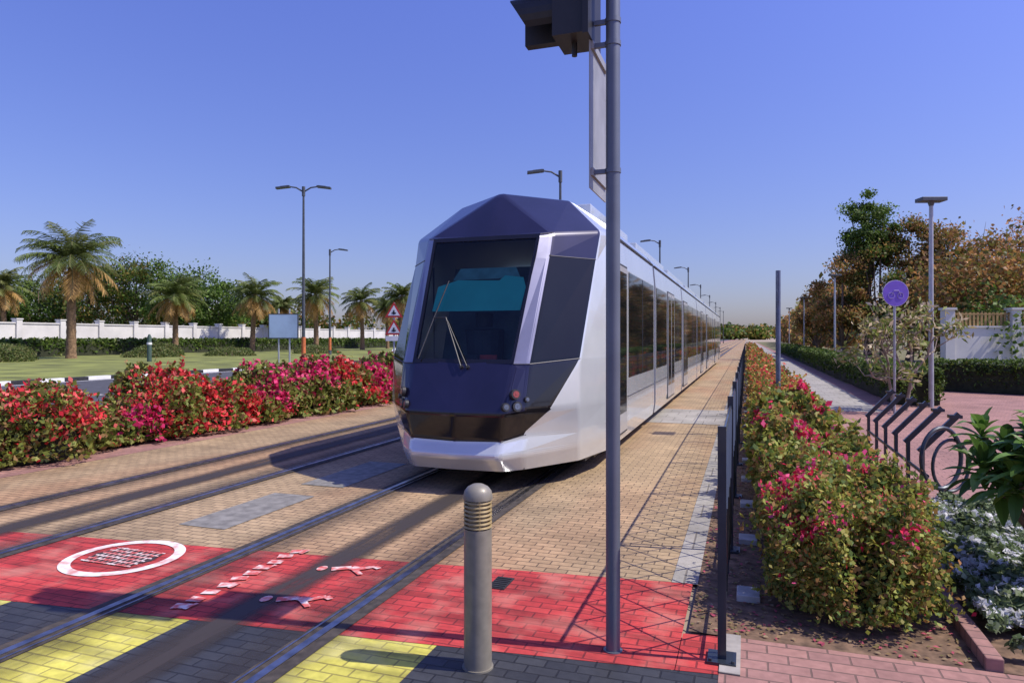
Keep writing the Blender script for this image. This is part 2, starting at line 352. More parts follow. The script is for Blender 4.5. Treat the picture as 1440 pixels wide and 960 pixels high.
m.tube([P(.02,-.03),P(-.45,.33)],.008,6); m.tube([P(.14,-.03),P(-.40,.30)],.007,6)
m.tube([P(-.86,.02),P(-.68,.34),P(-.52,.62)],.008,6); m.tube([P(-.45,.33),P(-.70,.33)],.007,6)
m.tube([Vector(wp(.02,-.03)),P(.02,-.03)],.022,8); m.tube([Vector(wp(.14,-.03)),P(.14,-.03)],.022,8)
m.build('windscreen_wiper',[M_black],tram)
M_lens=simple('headlight_lens',(.16,.17,.19),.12,.5,var=.3,scale=30,coat=.6)
M_rl=simple('red_lamp_lens',(.30,.05,.03),.25,var=.3,scale=30,coat=.6)
for s in (1,-1):
    m=MB(); nrm=Vector((s*.72,-.69,.15)).normalized(); k1=.016 if s==1 else .006
    for (w_,y,z,mi,r) in ((.665,6.76,1.06,1,.044),(.585,6.68,.93,0,.036),(.675,6.78,.93,0,.044),(.755,6.87,1.0,0,.024)):
        c=Vector((TX+s*w_,y,z)); m.tube([c-nrm*.03,c+nrm*k1],[r*1.3,r*1.2],20,2); m.tube([c,c+nrm*(k1+.003)],[r*.85,r*.8],20,mi); m.tube([c,c+nrm*(k1+.006)],[r*.35,r*.2],12,mi)
    m.build('headlight_cluster',[M_lens,M_rl,M_black],tram,smooth=True)
prof=[(0,.24),(1.30,.24),(1.325,.45),(1.325,2.62),(1.29,3.0),(1.18,3.16),(.75,3.44),(0,3.47)]
joints=[8.95,12.95,18.65,24.35,30.05,35.75,41.45,46.2]
def loft(mm,y0,y1,sc=1,mi=0,dz=0,caps=True):
    full=[(x*sc,z+dz) for x,z in prof]+[(-x*sc,z+dz) for x,z in prof[-2:0:-1]]
    n=len(full)
    for i in range(n):
        a,b=full[i],full[(i+1)%n]
        mm.poly([(TX+a[0],y0,a[1]),(TX+b[0],y0,b[1]),(TX+b[0],y1,b[1]),(TX+a[0],y1,a[1])],mi)
    if caps:
        for y in(y0,y1): mm.poly([(TX+a[0],y,a[1]) for a in full],mi)
bod=MB(); gan=MB(); win=MB(); trim=MB()
for j in range(len(joints)-1):
    y0,y1=joints[j],joints[j+1]; ya=y0+(0 if j==0 else .11); yb=y1-(.11 if j<6 else 0)
    loft(bod,ya,yb)
    if j<6: loft(gan,yb-.02,yb+.24,.955,0,-.03)
    bod.box(TX-.9,TX+.9,ya+.4,yb-.4,3.3,3.52)
    for s in(1,-1):
        X=lambda a:TX+s*a
        def panel(mm,ys,ye,z0,z1,t,mi=0): 
            xa,xb=sorted((X(1.31),X(1.325+t))); mm.box(xa,xb,ys,ye,z0,z1,mi)
        def door(ys,ye,double):
            panel(trim,ys-.04,ye+.04,.33,2.66,.006,0)
            leaves=[(ys,(ys+ye)/2-.012),((ys+ye)/2+.012,ye)] if double else [(ys,ye)]
            for a,b in leaves:
                panel(trim,a,b,.36,2.63,.014,1); panel(win,a+.07,b-.07,.62,2.55,.019)
        if j==0:
            door(8.98,9.75,False)
            panel(win,9.95,12.7,1.08,2.6,.008); 
            for yy in (11.3,): panel(trim,yy-.012,yy+.012,1.08,2.6,.011,0)
        elif j==6:
            panel(win,ya+.15,ya+1.9,1.08,2.6,.008); door(ya+2.2,ya+3.5,True)
        else:
            if j%2:
                dc=(ya+yb)/2; door(dc-.68,dc+.68,True)
                panel(win,ya+.1,dc-.9,1.08,2.6,.008); panel(win,dc+.9,yb-.1,1.08,2.6,.008)
            else:
                door(ya+.25,ya+1.55,True); panel(win,ya+1.75,yb-.1,1.08,2.6,.008)
                yy=(ya+1.75+yb-.1)/2; panel(trim,yy-.015,yy+.015,1.08,2.6,.011,0)
        panel(trim,ya+.01,yb-.01,.80,.812,.003,0)
        trim.box(*sorted((X(1.27),X(1.31))),ya,yb,2.985,3.01,0)
M_doorp=simple('tram_door_panel',(.5,.5,.5),.35,.3,var=.06,coat=.4)
M_seam=simple('dark_seam',(.04,.042,.05),.6)
bod.build('body_modules',[T_white],tram,bevel=.015)
gan.build('gangway_bellows',[T_grey],tram)
win.build('side_windows',[T_glassd],tram)
trim.build('doors_and_seams',[M_seam,M_doorp],tram)
m=MB()
for y in (9.5,11.0,17,27,33,44): 
    m.box(TX-1.1,TX+1.1,y-.9,y+.9,.12,.3)
    for s in(1,-1):
        for yy in(-.7,.7): m.tube([(TX+s*.66,y+yy,.29),(TX+s*.80,y+yy,.29)],.27,20)
m.box(TX-1.15,TX+1.15,7.9,46,.2,.26); m.build('bogies_and_underframe',[M_black],tram)
m=MB(); full=[(x,z) for x,z in prof]+[(-x,z) for x,z in prof[-2:0:-1]]
for i in range(len(full)):
    a,b=full[i],full[(i+1)%len(full)]
    m.poly([(TX+a[0],46.2,a[1]),(TX+b[0],46.2,b[1]),(TX+b[0]*.55,48.2-.5*(b[1]>2),.3+(b[1]-.24)*.85),(TX+a[0]*.55,48.2-.5*(a[1]>2),.3+(a[1]-.24)*.85)])
m.build('rear_cab',[T_navy],tram)
# ------------------------------------------------------------ bollard light
M_bol=simple('bollard_grey_paint',(.24,.22,.175),.45,.1,var=.12,scale=20,coat=.15)
M_louv=simple('bollard_louvre',(.36,.27,.12),.4,.2,var=.2)
bx,by=-1.274,3.18
bo=empty('bollard_light'); m=MB()
m.tube([(bx,by,0),(bx,by,.012)],.078,32); m.tube([(bx,by,.01),(bx,by,.70)],.070,32)
m.tube([(bx,by,.845),(bx,by,.86),(bx,by,.885),(bx,by,.905),(bx,by,.918),(bx,by,.922)],[.074,.074,.068,.052,.028,.004],32)
m.build('post_and_cap',[M_bol],bo,smooth=True)
m=MB(); m.tube([(bx,by,.70),(bx,by,.846)],.052,24,1)
for i in range(7):
    z=.708+i*.0205; m.tube([(bx,by,z),(bx,by,z+.008)],[.072,.068],32,0)
for a in range(4):
    t=a*math.pi/2+.5; m.tube([(bx+.064*math.cos(t),by+.064*math.sin(t),.7),(bx+.064*math.cos(t),by+.064*math.sin(t),.846)],.006,6,0)
m.build('louvre_head',[M_louv,simple('bollard_diffuser',(.5,.38,.2),.4)],bo,smooth=True)
# ------------------------------------------------------------ signal pole
M_pole=simple('galvanised_pole',(.15,.17,.21),.45,.4,var=.1,scale=5,bmp=.0)
sp=empty('traffic_signal_pole'); px_,py_=-.667,3.58; m=MB()
m.tube([(px_,py_,0),(px_,py_,4.6)],.0375,24); m.tube([(px_,py_,0),(px_,py_,.01)],.05,24)
for z in (3.20,2.53,3.32): m.tube([(px_,py_,z-.012),(px_,py_,z+.012)],.042,24); m.box(px_-.10,px_,py_-.01,py_+.01,z-.012,z+.012)
m.tube([(px_,py_,3.48),(px_-.22,py_,3.48)],.02,10)
m.build('pole',[M_pole],sp,smooth=True)
m=MB(); m.box(-.785,-.778,3.53,3.95,2.44,3.23); 
for z in (2.53,3.20): m.box(-.778,-.765,3.55,3.93,z-.02,z+.02)
m.build('sign_plate',[simple('aluminium_sign_back',(.36,.36,.35),.5,.4,var=.15)],sp)
m=MB()
m.box(-.97,-.80,3.47,3.73,3.24,4.3,0)
m.box(-.80,-.77,3.44,3.76,3.22,4.32,0)
m.tube([(-.88,3.6,3.17),(-.88,3.6,3.25)],.015,8)
for i,z in enumerate((3.40,3.72,4.04)):
    n=16
    for kx in range(n):
        a0=rad(-40+260*kx/n); a1=rad(-40+260*(kx+1)/n); r=.115
        p=lambda a,x,r:(x,3.6+r*math.cos(a),z+r*math.sin(a))
        x1=-1.24
        m.poly([p(a0,-.97,r),p(a1,-.97,r),p(a1,x1+.07*(1-math.sin(a1)),r),p(a0,x1+.07*(1-math.sin(a0)),r)])
        m.poly([p(a0,-.97,r-.006),p(a1,-.97,r-.006),p(a1,x1+.07*(1-math.sin(a1)),r-.006),p(a0,x1+.07*(1-math.sin(a0)),r-.006)])
    m.tube([(-.975,3.6,z),(-.965,3.6,z)],.10,20,1)
m.box(-1.18,-.99,3.66,3.72,3.29,4.3,0)
m.build('signal_head',[simple('signal_black_plastic',(.022,.022,.024),.5,var=.2),simple('signal_lens',(.12,.03,.02),.3)],sp)
# ------------------------------------------------------------ railing
M_rlg=simple('railing_dark_paint',(.03,.04,.055),.4,.3,var=.2,coat=.3)
fr=empty('lattice_railing'); m=MB()
ys=[3.64+1.9*i for i in range(30)]
for i,y in enumerate(ys):
    m.box(-.140,-.098,y-.012,y+.012,0,1.2); m.box(-.137,-.103,y+.05,y+.062,.05,1.13)
    m.box(-.19,-.05,y-.06,y+.09,.0,.02)
    for xx in(-.175,-.065):
        m.tube([(xx,y-.045,.02),(xx,y-.045,.032)],.009,6)
    if i<len(ys)-1:
        y2=ys[i+1]
        m.tube([(-.12,y,1.12),(-.12,y2,1.12)],.011,6); m.tube([(-.12,y,.14),(-.12,y2,.14)],.009,6)
        if i<16:
            n=6; st=(y2-y)/n
            for q_ in range(n):
                a=y+q_*st
                for s in (0,1):
                    m.tube([(-.126+.012*s,a+(0 if s==0 else st),.14),(-.126+.012*s,a+(st if s==0 else 0),.63)],.0075,4,caps=False)
                    m.tube([(-.126+.012*s,a+(st if s==0 else 0),.63),(-.126+.012*s,a+(0 if s==0 else st),1.12)],.0075,4,caps=False)
m.build('railing_posts_and_lattice',[M_rlg],fr)
m=MB()
for i in range(24):
    y=4.5+i*1.25; m.box(-.06,.08,y,y+.18,-.01,.045)
m.build('uplight_box',[simple('light_grey_box',(.4,.4,.38),.6)],None,bevel=.006)
# ------------------------------------------------------------ right planting bed
sheet('planting_bed_soil_right',-.31,1.12,3.954,300,.004,M_soil)
m=MB()
for i in range(120): m.box(1.12,1.20,3.96+i*.6,3.96+i*.6+.594,-.01,.07)
m.build('planter_kerb',[M_pink],None,bevel=.006)
sheet('flower_bed_soil',1.2,2.25,3.96,7.4,.005,M_soil)
sheet('pink_plaza',1.2,14,7.4,17,.003,M_pink)
sheet('pink_plaza',2.25,14,3.952,7.398,.003,M_pink)
sheet('grey_footpath',1.2,2.9,17,300,.0035,M_conc)
sheet('pink_footpath',2.9,3.4,17,300,.004,M_pink)
sheet('pink_plaza',3.4,20,17.0,27,.0035,M_pink)
sheet('verge_grass',3.4,60,27,300,.002,simple('dry_grass',(.16,.15,.06),.95,var=.4,scale=1.5))
# ------------------------------------------------------------ hedges
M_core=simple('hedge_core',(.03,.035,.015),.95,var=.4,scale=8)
def hedge(name,xc,y0,y1,hw,h,n,size,colfn,lump=.22,ls=1.6,gap=None,bottom=.08,power=.65,core=.72,dens=None,shoots=0,slen=(.06,.24)):
    par=empty(name)
    Y=rng.uniform(y0,y1,n) if dens is None else y0+(y1-y0)*rng.uniform(0,1,n)**dens
    A=rng.uniform(-.05,math.pi+.05,n)
    def shape(Y,A):
        ca,sa=np.cos(A),np.sin(A)
        q=np.stack([ca*.9+xc*3,Y,sa*.9],1)
        kk=1+lump*(nz(q,ls)*1.6)+lump*.55*nz(q,ls*3.5,9)
        g=np.ones(len(Y)) if gap is None else gap(Y)
        x=hw*np.sign(ca)*np.abs(ca)**power*kk*(.6+.4*g); z=np.abs(sa)**power*h*kk*g
        return x,z
    x,z=shape(Y,A); d=1-.4*rng.uniform(0,1,n)**2.2
    e=rng.uniform(0,1,n)<min(.3,hw/(y1-y0)*1.2); rr=np.sqrt(rng.uniform(0,1,n))
    Yc=np.where(rng.uniform(0,1,n)<.7,y0,y1)
    lmp=.12*nz(np.stack([x*2,z*2,Yc],1),2.2,3)
    x=np.where(e,x*rr,x*d); z2=np.where(e,z*rr,z*d)
    Y=np.where(e,Yc+np.sign(Yc-(y0+y1)/2)*(hw*.5*(1-rr**2)+lmp)+rng.normal(0,.05,n),Y)
    P=np.stack([xc+x,Y,np.maximum(bottom+rng.uniform(0,.05,n),z2+rng.normal(0,.012,n))],1)
    if shoots:
        ids=rng.integers(0,n,shoots); O=P[ids]; ctr=np.stack([np.full(shoots,xc),Y[ids],np.full(shoots,h*.35)],1)
        D=unit(unit(O-ctr)+rng.normal(size=(shoots,3))*.45+np.array([0,0,.35])); Ls=rng.uniform(*slen,(shoots,1))*(h/.9)
        kk_=9; T=np.repeat(np.linspace(.0,1,kk_)[None,:],shoots,0).reshape(-1,1)
        PP=np.repeat(O,kk_,0)+np.repeat(D*Ls,kk_,0)*T+rng.normal(size=(shoots*kk_,3))*size*.45
        PP[:,2]=np.maximum(PP[:,2],bottom); P=np.concatenate([P,PP])
    c=colfn(P,P[:,2]/h)
    s=size
    if dens is not None: s=size*(1+np.clip((P[:,1]-y0)/(y1-y0),0,1)*2.2)
    quads('leaves',leafquads(P,s,.62),c,par)
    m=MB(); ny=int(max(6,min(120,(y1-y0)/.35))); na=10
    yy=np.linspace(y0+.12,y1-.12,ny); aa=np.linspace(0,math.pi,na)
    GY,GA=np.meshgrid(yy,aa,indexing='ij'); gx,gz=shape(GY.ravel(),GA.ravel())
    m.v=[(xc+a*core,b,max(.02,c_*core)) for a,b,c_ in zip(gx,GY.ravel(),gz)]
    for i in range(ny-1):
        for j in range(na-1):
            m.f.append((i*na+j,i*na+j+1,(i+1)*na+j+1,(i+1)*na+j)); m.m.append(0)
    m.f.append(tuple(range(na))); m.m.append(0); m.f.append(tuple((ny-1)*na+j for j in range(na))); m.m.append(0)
    m.build('opaque_filler_core',[M_core],par); return par  # solid dark filler added inside the leaves to block light
def bougain_left(P,t):
    n=len(P); f=nz(P,1.5,3)*1.5+.10+.5*(t-.6)
    g=pal(n,[(.18,.22,.04),(.26,.27,.06),(.28,.17,.07),(.11,.15,.03)],[.35,.3,.2,.15])
    mag=nz(P,.35,20)[:,None]
    fl=np.where(mag>.12,pal(n,[(.80,.06,.22),(.66,.03,.14)]),pal(n,[(.80,.06,.07),(.64,.03,.05),(.80,.16,.14)]))
    isf=rng.uniform(0,1,n)<np.clip(f*1.5+.03,.06,.68); return np.where(isf[:,None],fl,g)
gapf=lambda Y:1-.6*np.exp(-((Y-7.9)/.4)**2)-.35*np.exp(-((Y-10.9)/.35)**2)-.28*np.exp(-((Y-15)/.5)**2)-.2*np.exp(-((Y-5.6)/.3)**2)
hedge('bougainvillea_hedge',-9.35,1.5,24,.85,.93,66000,.055,bougain_left,lump=.34,ls=1.3,gap=gapf,dens=1.25,core=.58,shoots=3200,slen=(.05,.2))
hedge('bougainvillea_hedge',-9.4,24.3,120,.8,1.0,20000,.16,bougain_left,lump=.3,ls=.8,core=.75)
def bougain_right(P,t):
    n=len(P); f=nz(P,2.6,43)+.6*(t-1.0)
    g=pal(n,[(.30,.33,.06),(.40,.36,.08),(.46,.26,.09),(.13,.20,.04),(.36,.17,.06)],[.34,.22,.11,.26,.07])
    fl=pal(n,[(.8,.06,.16),(.74,.03,.09),(.8,.1,.25)])
    isf=(rng.uniform(0,1,n)<np.clip((f-.20)*4.0,.008,.7)); return np.where(isf[:,None],fl,g)
def bougain_far(P,t):
    n=len(P); f=nz(P,.9,60)+.35*(t-.7)
    g=pal(n,[(.30,.31,.06),(.42,.30,.07),(.45,.22,.07),(.15,.20,.03)])
    fl=pal(n,[(.78,.12,.08),(.7,.05,.1),(.75,.25,.10)])
    return np.where((rng.uniform(0,1,n)<np.clip(f*1.3,.05,.5))[:,None],fl,g)
gr=lambda Y:(1-.18*np.exp(-((Y-6.5)/.3)**2)-.2*np.exp(-((Y-8.9)/.3)**2))*(.90+.10*np.clip((Y-5)/4,0,1))
hedge('bougainvillea_hedge',.60,4.45,11.5,.44,.70,66000,.036,bougain_right,lump=.30,ls=2.3,gap=gr,dens=1.35,core=.52,shoots=3800,slen=(.05,.2))
hedge('bougainvillea_hedge',.55,11.6,90,.44,.80,26000,.075,bougain_far,lump=.28,ls=1.4,dens=1.8,core=.65,shoots=900)
def boxg(P,t):
    return pal(len(P),[(.08,.13,.02),(.11,.18,.03),(.05,.09,.015),(.17,.21,.05)],[.35,.3,.2,.15])
hedge('clipped_hedge',3.95,18.9,80,.55,.95,30000,.085,boxg,lump=.06,power=.28,dens=1.5,core=.88)
hedge('clipped_hedge',-57,10,150,.8,1.55,26000,.35,boxg,lump=.08,power=.3,core=.9)
h=hedge('clipped_hedge',0,0,12,.6,1.0,14000,.1,boxg,lump=.06,power=.28,core=.88)
h.location=(5.6,25.0,0); h.rotation_euler=(0,0,rad(-118))
# ------------------------------------------------------------ trees
M_bark=simple('bark',(.18,.13,.09),.95,var=.4,scale=5,bmp=.6)
M_palmb=simple('palm_trunk',(.24,.15,.08),.95,var=.45,scale=7,bmp=.8)
GREEN=[(.08,.15,.02),(.12,.20,.03),(.05,.09,.016),(.16,.23,.05)]
OLIVE=[(.21,.19,.04),(.28,.21,.05),(.12,.14,.03),(.36,.20,.06)]
DRY=[(.44,.22,.08),(.34,.18,.07),(.24,.19,.05),(.5,.25,.09)]
def tree(name,x,y,hh,r,cols,nleaf=4500,size=.3,nclump=22,trunk_h=.3,twigs=0,lean=0,zr=None):
    par=empty(name); zc=hh*(1+trunk_h)/2; rz=zr or hh*(1-trunk_h)/2
    cl=[]
    for i in range(nclump):
        d=Vector(rng.normal(size=3)).normalized()*(rng.uniform(.2,1)**.5)
        cl.append((x+d.x*r*.85+lean*d.z,y+d.y*r*.85,zc+d.z*rz*.88,rng.uniform(.16,.36)*r))
    Ps=[];Cs=[]
    for c in cl:
        n=int(nleaf/nclump*rng.uniform(.6,1.4)); q=rng.normal(size=(n,3))*np.array([1,1,.75])
        q=q*c[3]*.52; Ps.append(q+np.array(c[:3])); sh=rng.uniform(.65,1.35); Cs.append(pal(n,cols)*sh)
    P=np.concatenate(Ps); C=np.clip(np.concatenate(Cs),0,1)
    quads('crown',leafquads(P,size,.6),C,par)
    m=MB(); th_=hh*trunk_h; b=Vector((x,y,-.05)); top=Vector((x+lean*.2,y,th_*1.1+.3))
    rt=.018*hh+.03
    m.tube([b,b.lerp(top,.5)+Vector((.05*r,0,0)),top,Vector((x+lean*.5,y,zc+rz*.5))],[rt*1.3,rt,rt*.85,rt*.25],9)
    for c in cl[:14+twigs]:
        e=Vector(c[:3]); md=top.lerp(e,.5)+Vector((rng.normal()*.1*r,rng.normal()*.1*r,-.05*r))
        m.tube([top-Vector((0,0,.2)),md,e],[rt*.5,rt*.28,rt*.08],6)
    for i in range(twigs):
        c=cl[i%len(cl)]; e=Vector(c[:3]); 
        for k2 in range(6):
            d=Vector(rng.normal(size=3)+np.array([0,0,.6])).normalized()*r*rng.uniform(.3,.55)
            m.tube([e,e+d*.5+Vector(rng.normal(size=3))*.04*r,e+d],[rt*.12,rt*.08,rt*.03],4)
    m.build('trunk_and_limbs',[M_bark],par,smooth=True); return par
for (x,y,hh,r,c) in ((-94,69,10.5,5.4,GREEN),(-87,71,12.6,6.4,OLIVE+GREEN),(-80.5,73,13.8,5.6,GREEN+OLIVE[:2]),(-75,74.5,13.4,5.4,GREEN),(-69.5,76,10.4,5.0,GREEN),(-99,66,9.5,4.8,GREEN)):
    tree('broadleaf_tree',x,y,hh,r,c,10000,.36,50,.1)
par=empty('distant_tree_row'); Ps=[];Cs=[]
def mass(x0,y0,x1,y1,nc,h0,h1,rr,nl,cols,sz):
    for i in range(nc):
        t=rng.uniform(); h=rng.uniform(h0,h1); c=np.array([x0+(x1-x0)*t,y0+(y1-y0)*t+rng.normal()*rr,h*.55]); r=rng.uniform(.7,1.2)*rr
        q=unit(rng.normal(size=(nl,3)))*(rng.uniform(.2,1,(nl,1))**.4)*np.array([r,r,h*.5])*rng.uniform(.85,1.15,(nl,1)); Ps.append(leafquads(q+c,sz,.8)); Cs.append(pal(nl,cols)*rng.uniform(.6,1.3))
mass(-95,85,-60,130,46,5,9,3,320,GREEN+OLIVE,.6)
mass(-130,60,-95,66,14,5,8,4,320,GREEN,.6)
mass(-62,150,-30,600,60,6,12,6,120,GREEN+OLIVE,1.8)
mass(-30,600,60,700,50,8,14,12,110,GREEN+OLIVE,3)
mass(9,80,14,300,50,5,9,3.2,220,OLIVE+DRY,.8)
mass(7.5,60,11,90,18,4.5,7,2.2,600,OLIVE+DRY,.32)
mass(10,44,26,49,36,5,7.8,1.9,700,OLIVE+DRY,.24)
mass(11,40,26,43,22,3.4,4.8,1.5,600,GREEN,.22)
quads('tree_mass_leaves',np.concatenate(Ps),np.clip(np.concatenate(Cs),0,1),par)
tree('tall_tree',8.4,55.8,13.0,2.1,GREEN,13000,.2,40,.35)
tree('broadleaf_tree',11.2,56.5,11.2,2.9,OLIVE+DRY[:2]+GREEN[:1],16000,.2,54,.12)
tree('broadleaf_tree',13.3,55,10.4,2.6,OLIVE+DRY[:2],12000,.2,44,.12)
tree('broadleaf_tree',6.5,54,7.8,2.3,OLIVE+DRY,10000,.19,36,.1)
tree('broadleaf_tree',9.0,54.5,9.4,2.4,OLIVE+GREEN,10000,.19,36,.1)
tree('broadleaf_tree',5.9,66,6.8,2.1,OLIVE+DRY,7000,.22,30,.1)
tree('dry_tree',15.9,55,10.3,3.0,DRY,4800,.17,26,.2,twigs=18)
tree('dry_tree',19.3,56,11.2,3.2,DRY,6000,.17,28,.2,twigs=18)
tree('broadleaf_tree',18.3,50,9.0,3.0,OLIVE+DRY,13000,.19,42,.1)
tree('broadleaf_tree',15.0,51,8.2,2.4,OLIVE+DRY,10000,.19,34,.1)
def palm(x,y,hh,r,seed,nf=58):
    rg=np.random.default_rng(seed); par=empty('date_palm_tree'); m=MB(); lean=rg.normal()*.25
    pts=[];rs=[];n=26
    for i in range(n):
        t=i/(n-1); pts.append((x+lean*t*t,y,t*hh)); rs.append((.30-.10*t)*(1+.12*(i%2))*(1.25 if i==0 else 1)*r/3.4+.02)
    m.tube(pts,rs,12); 
    for i in range(24):
        a=rg.uniform(0,6.28); z=hh-rg.uniform(.0,.8); m.tube([(x+lean,y,z),(x+lean+.4*math.cos(a),y+.4*math.sin(a),z+.25)],[.07,.04],5)
    m.build('trunk',[M_palmb],par,smooth=True)
    Q=[];C=[]; c0=np.array([x+lean,y,hh])
    for f in range(nf):
        az=f*2.39996+rg.normal()*.2; t0=f/nf; e=rad(84-125*t0+rg.normal()*7); Lf=r*1.12*(1-.15*abs(t0-.4))*rg.uniform(.8,1.1)
        droop=rad(85-30*t0)*rg.uniform(.8,1.25); ns=20; p=c0.copy()
        hv=np.array([math.cos(az),math.sin(az),0]); side=np.array([-math.sin(az),math.cos(az),0])
        old=t0>.72; cc=np.array((.45,.27,.09)) if old else np.array([(.15,.20,.05),(.21,.23,.07),(.10,.13,.035)][rg.integers(3)])
        for s_ in range(ns):
            u=s_/ns; an=e-droop*u**1.3; d=hv*math.cos(an)+np.array([0,0,math.sin(an)]); p2=p+d*Lf/ns
            upv=np.cross(side,d)
            w=.025*(1-u)+.012
            Q.append([p-side*w,p+side*w,p2+side*w,p2-side*w]); C.append(np.array((.24,.22,.09)))
            if u>.12:
                ll=r*.25*math.sin(math.pi*min(1,u*.85+.12))**.7
                for sg in(-1,1):
                    for hf in (0,.5):
                        ps=p+(p2-p)*hf; dd=side*sg*.75+d*.6-np.array([0,0,.25])-upv*rg.normal()*.18; dd/=np.linalg.norm(dd)
                        tip=ps+dd*ll*rg.uniform(.8,1.1); tip2=tip-np.array([0,0,.04*r]); ww=d*.04
                        Q.append([ps-ww,ps+ww,tip2+ww*.3,tip2-ww*.3]); C.append(cc*rg.uniform(.7,1.35))
            p=p2
    quads('fronds',np.array(Q),np.clip(np.array(C),0,1),par)
palm(-49.6,39,7.6,3.7,1,66); palm(-52.2,51.8,5.6,3.0,2); palm(-54.8,65.8,6.5,3.2,3); palm(-47.7,68.2,6.6,3.1,4)
palm(-47.9,78.7,6.4,3.0,5); palm(-43.2,80.3,7,2.9,6); palm(-72,49.3,6.8,3.0,8); palm(-57.5,75,5.6,2.4,9); palm(-50.5,90,6,2.6,10)
def shrub(name,x,y,rx,h_,n,size,cols):
    par=empty(name); q=unit(rng.normal(size=(n,3))); q[:,2]=np.abs(q[:,2]); kx=1+.25*nz(q,2.0,x); q=q*kx[:,None]*(rng.uniform(.5,1,(n,1))**.3)*np.array([rx,rx,h_])
    quads('leaves',leafquads(q+np.array([x,y,.02]),size,.6),pal(n,cols),par)
    m=MB()
    for i in range(6):
        a=i*1.05; m.tube([(x,y,-.02),(x+rx*.5*math.cos(a),y+rx*.5*math.sin(a),h_*.7)],[.03*rx,.01*rx],5)
    m.build('stems',[M_bark],par); return par
for (x,y,rx,h_) in ((-50,34,2.2,1.3),(-47,32,1.6,1.0),(-47,44,2.0,.9),(-44,50,2.2,.8),(-42,60,2.4,.9),(-50,48,2.,1.2)):
    shrub('shrub',x,y,rx,h_,2500,.16,[(.13,.17,.04),(.2,.2,.07),(.08,.12,.03)])
fp=empty('frangipani_tree'); m=MB(); tips=[]
fx,fy=3.3,17.6
def branch(p,d,l,r,dep):
    e=p+d*l; m.tube([p,p.lerp(e,.5)+Vector(rng.normal(size=3))*.03,e],[r,r*.85,r*.7],6)
    if dep==0: tips.append((e,d)); return
    for i in range(3 if dep>2 else 2+(rng.uniform()<.5)):
        nd=(d*.55+Vector(rng.normal(size=3))*.55+Vector((0,0,.25))); nd.normalize()
        if nd.z<-.1: nd.z=.05
        branch(e,nd,l*rng.uniform(.66,.86),r*.66,dep-1)
for dx in(-.12,.12): branch(Vector((fx+dx,fy,-.02)),Vector((dx*1.2,0,1)).normalized(),.75,.045,4)
m.build('branches',[simple('pale_bark',(.3,.25,.2),.9,var=.3,scale=9)],fp,smooth=True)
P=np.concatenate([np.array(t[0])+rng.normal(0,.10,(10,3)) for t in tips]); quads('leaves',leafquads(P,.17,.35),pal(len(P),[(.24,.28,.07),(.6,.5,.34),(.36,.3,.12),(.16,.22,.05)]),fp)
# near frangipani shrub with long leaves
lp=empty('long_leaf_shrub'); Q=[];C=[]; m=MB(); base=Vector((1.95,5.25,0))
def blade(c,d,L_,wd,col):
    c=np.array(c); d=d/np.linalg.norm(d); side=np.cross(d,[0,0,1.]); side/=np.linalg.norm(side)+1e-6; up=np.cross(side,d)
    n=7; prev=None; dr=rng.uniform(.2,.6)
    for i in range(n+1):
        u=i/n; p=c+d*L_*u+np.array([0,0,-1])*L_*dr*u**2.2; ww=wd*math.sin(math.pi*min(1,u**1.2*.93+.05))**.8
        a=p-side*ww+up*ww*.35; b=p+side*ww+up*ww*.35
        if prev is not None:
            Q.append([prev[0],prev[1],p,a]); C.append(col*.9); Q.append([prev[1],prev[2],b,p]); C.append(col*1.1)
        prev=(a,p,b)
for (x,y,z) in ((1.54,5.05,.96),(1.68,4.95,1.12),(1.50,4.75,.82),(1.84,5.2,1.2),(1.72,4.8,.92),(1.94,5.0,1.06),(1.46,5.25,1.04),(1.56,4.7,.98),(1.66,5.3,.76),(1.40,5.0,.86),(1.8,4.9,.74),(1.62,4.85,1.04),(1.52,5.1,.74),(1.75,5.1,1.0)):
    e=Vector((x,y,z)); m.tube([base,base.lerp(e,.5)+Vector((.06,0,-.08)),e],[.03,.022,.014],8)
    for i in range(24):
        az=i*2.4+x*7; ev=rad(70-85*(i/24)+rng.normal()*7); d=np.array([math.cos(az)*math.cos(ev),math.sin(az)*math.cos(ev),math.sin(ev)])
        blade((x,y,z-.008*i*.5),d,rng.uniform(.17,.29),rng.uniform(.026,.04),np.array([(.10,.20,.035),(.15,.27,.05),(.07,.14,.025)][rng.integers(3)])*rng.uniform(.8,1.2))
quads('blades',np.array(Q),np.clip(np.array(C),0,1),lp,leafmat('glossy_leaf',.3,.4)); m.build('stems',[M_bark],lp,smooth=True)
n=30000; X=rng.uniform(1.24,2.2,n); Y=rng.uniform(4.1,7.2,n); q=np.stack([X,Y,np.zeros(n)],1)
hz=.15+.22*nz(q,3.2,5); keep=(hz>.1); q=q[keep]; hz=hz[keep]; q[:,2]=hz*rng.uniform(.3,1,len(q))**.5
isw=(nz(q,7.5,77)>.02)&(rng.uniform(0,1,len(q))<.6)&(q[:,2]>hz*.72)
c=np.where(isw[:,None],pal(len(q),[(.78,.78,.78)],None,.08),pal(len(q),[(.18,.24,.11),(.13,.18,.07),(.26,.31,.18)]))
wf=empty('white_flower_bed'); quads('petals_and_leaves',leafquads(q,np.where(isw,.05,.05),.8,.8),c,wf)
n=4200; q=np.stack([rng.uniform(-.3,1.1,n),rng.uniform(3.98,12,n),np.full(n,.012)],1)
quads('fallen_leaves',leafquads(q,.03,.6,6),pal(n,[(.3,.2,.1),(.5,.1,.15),(.25,.22,.08),(.4,.3,.18)]))
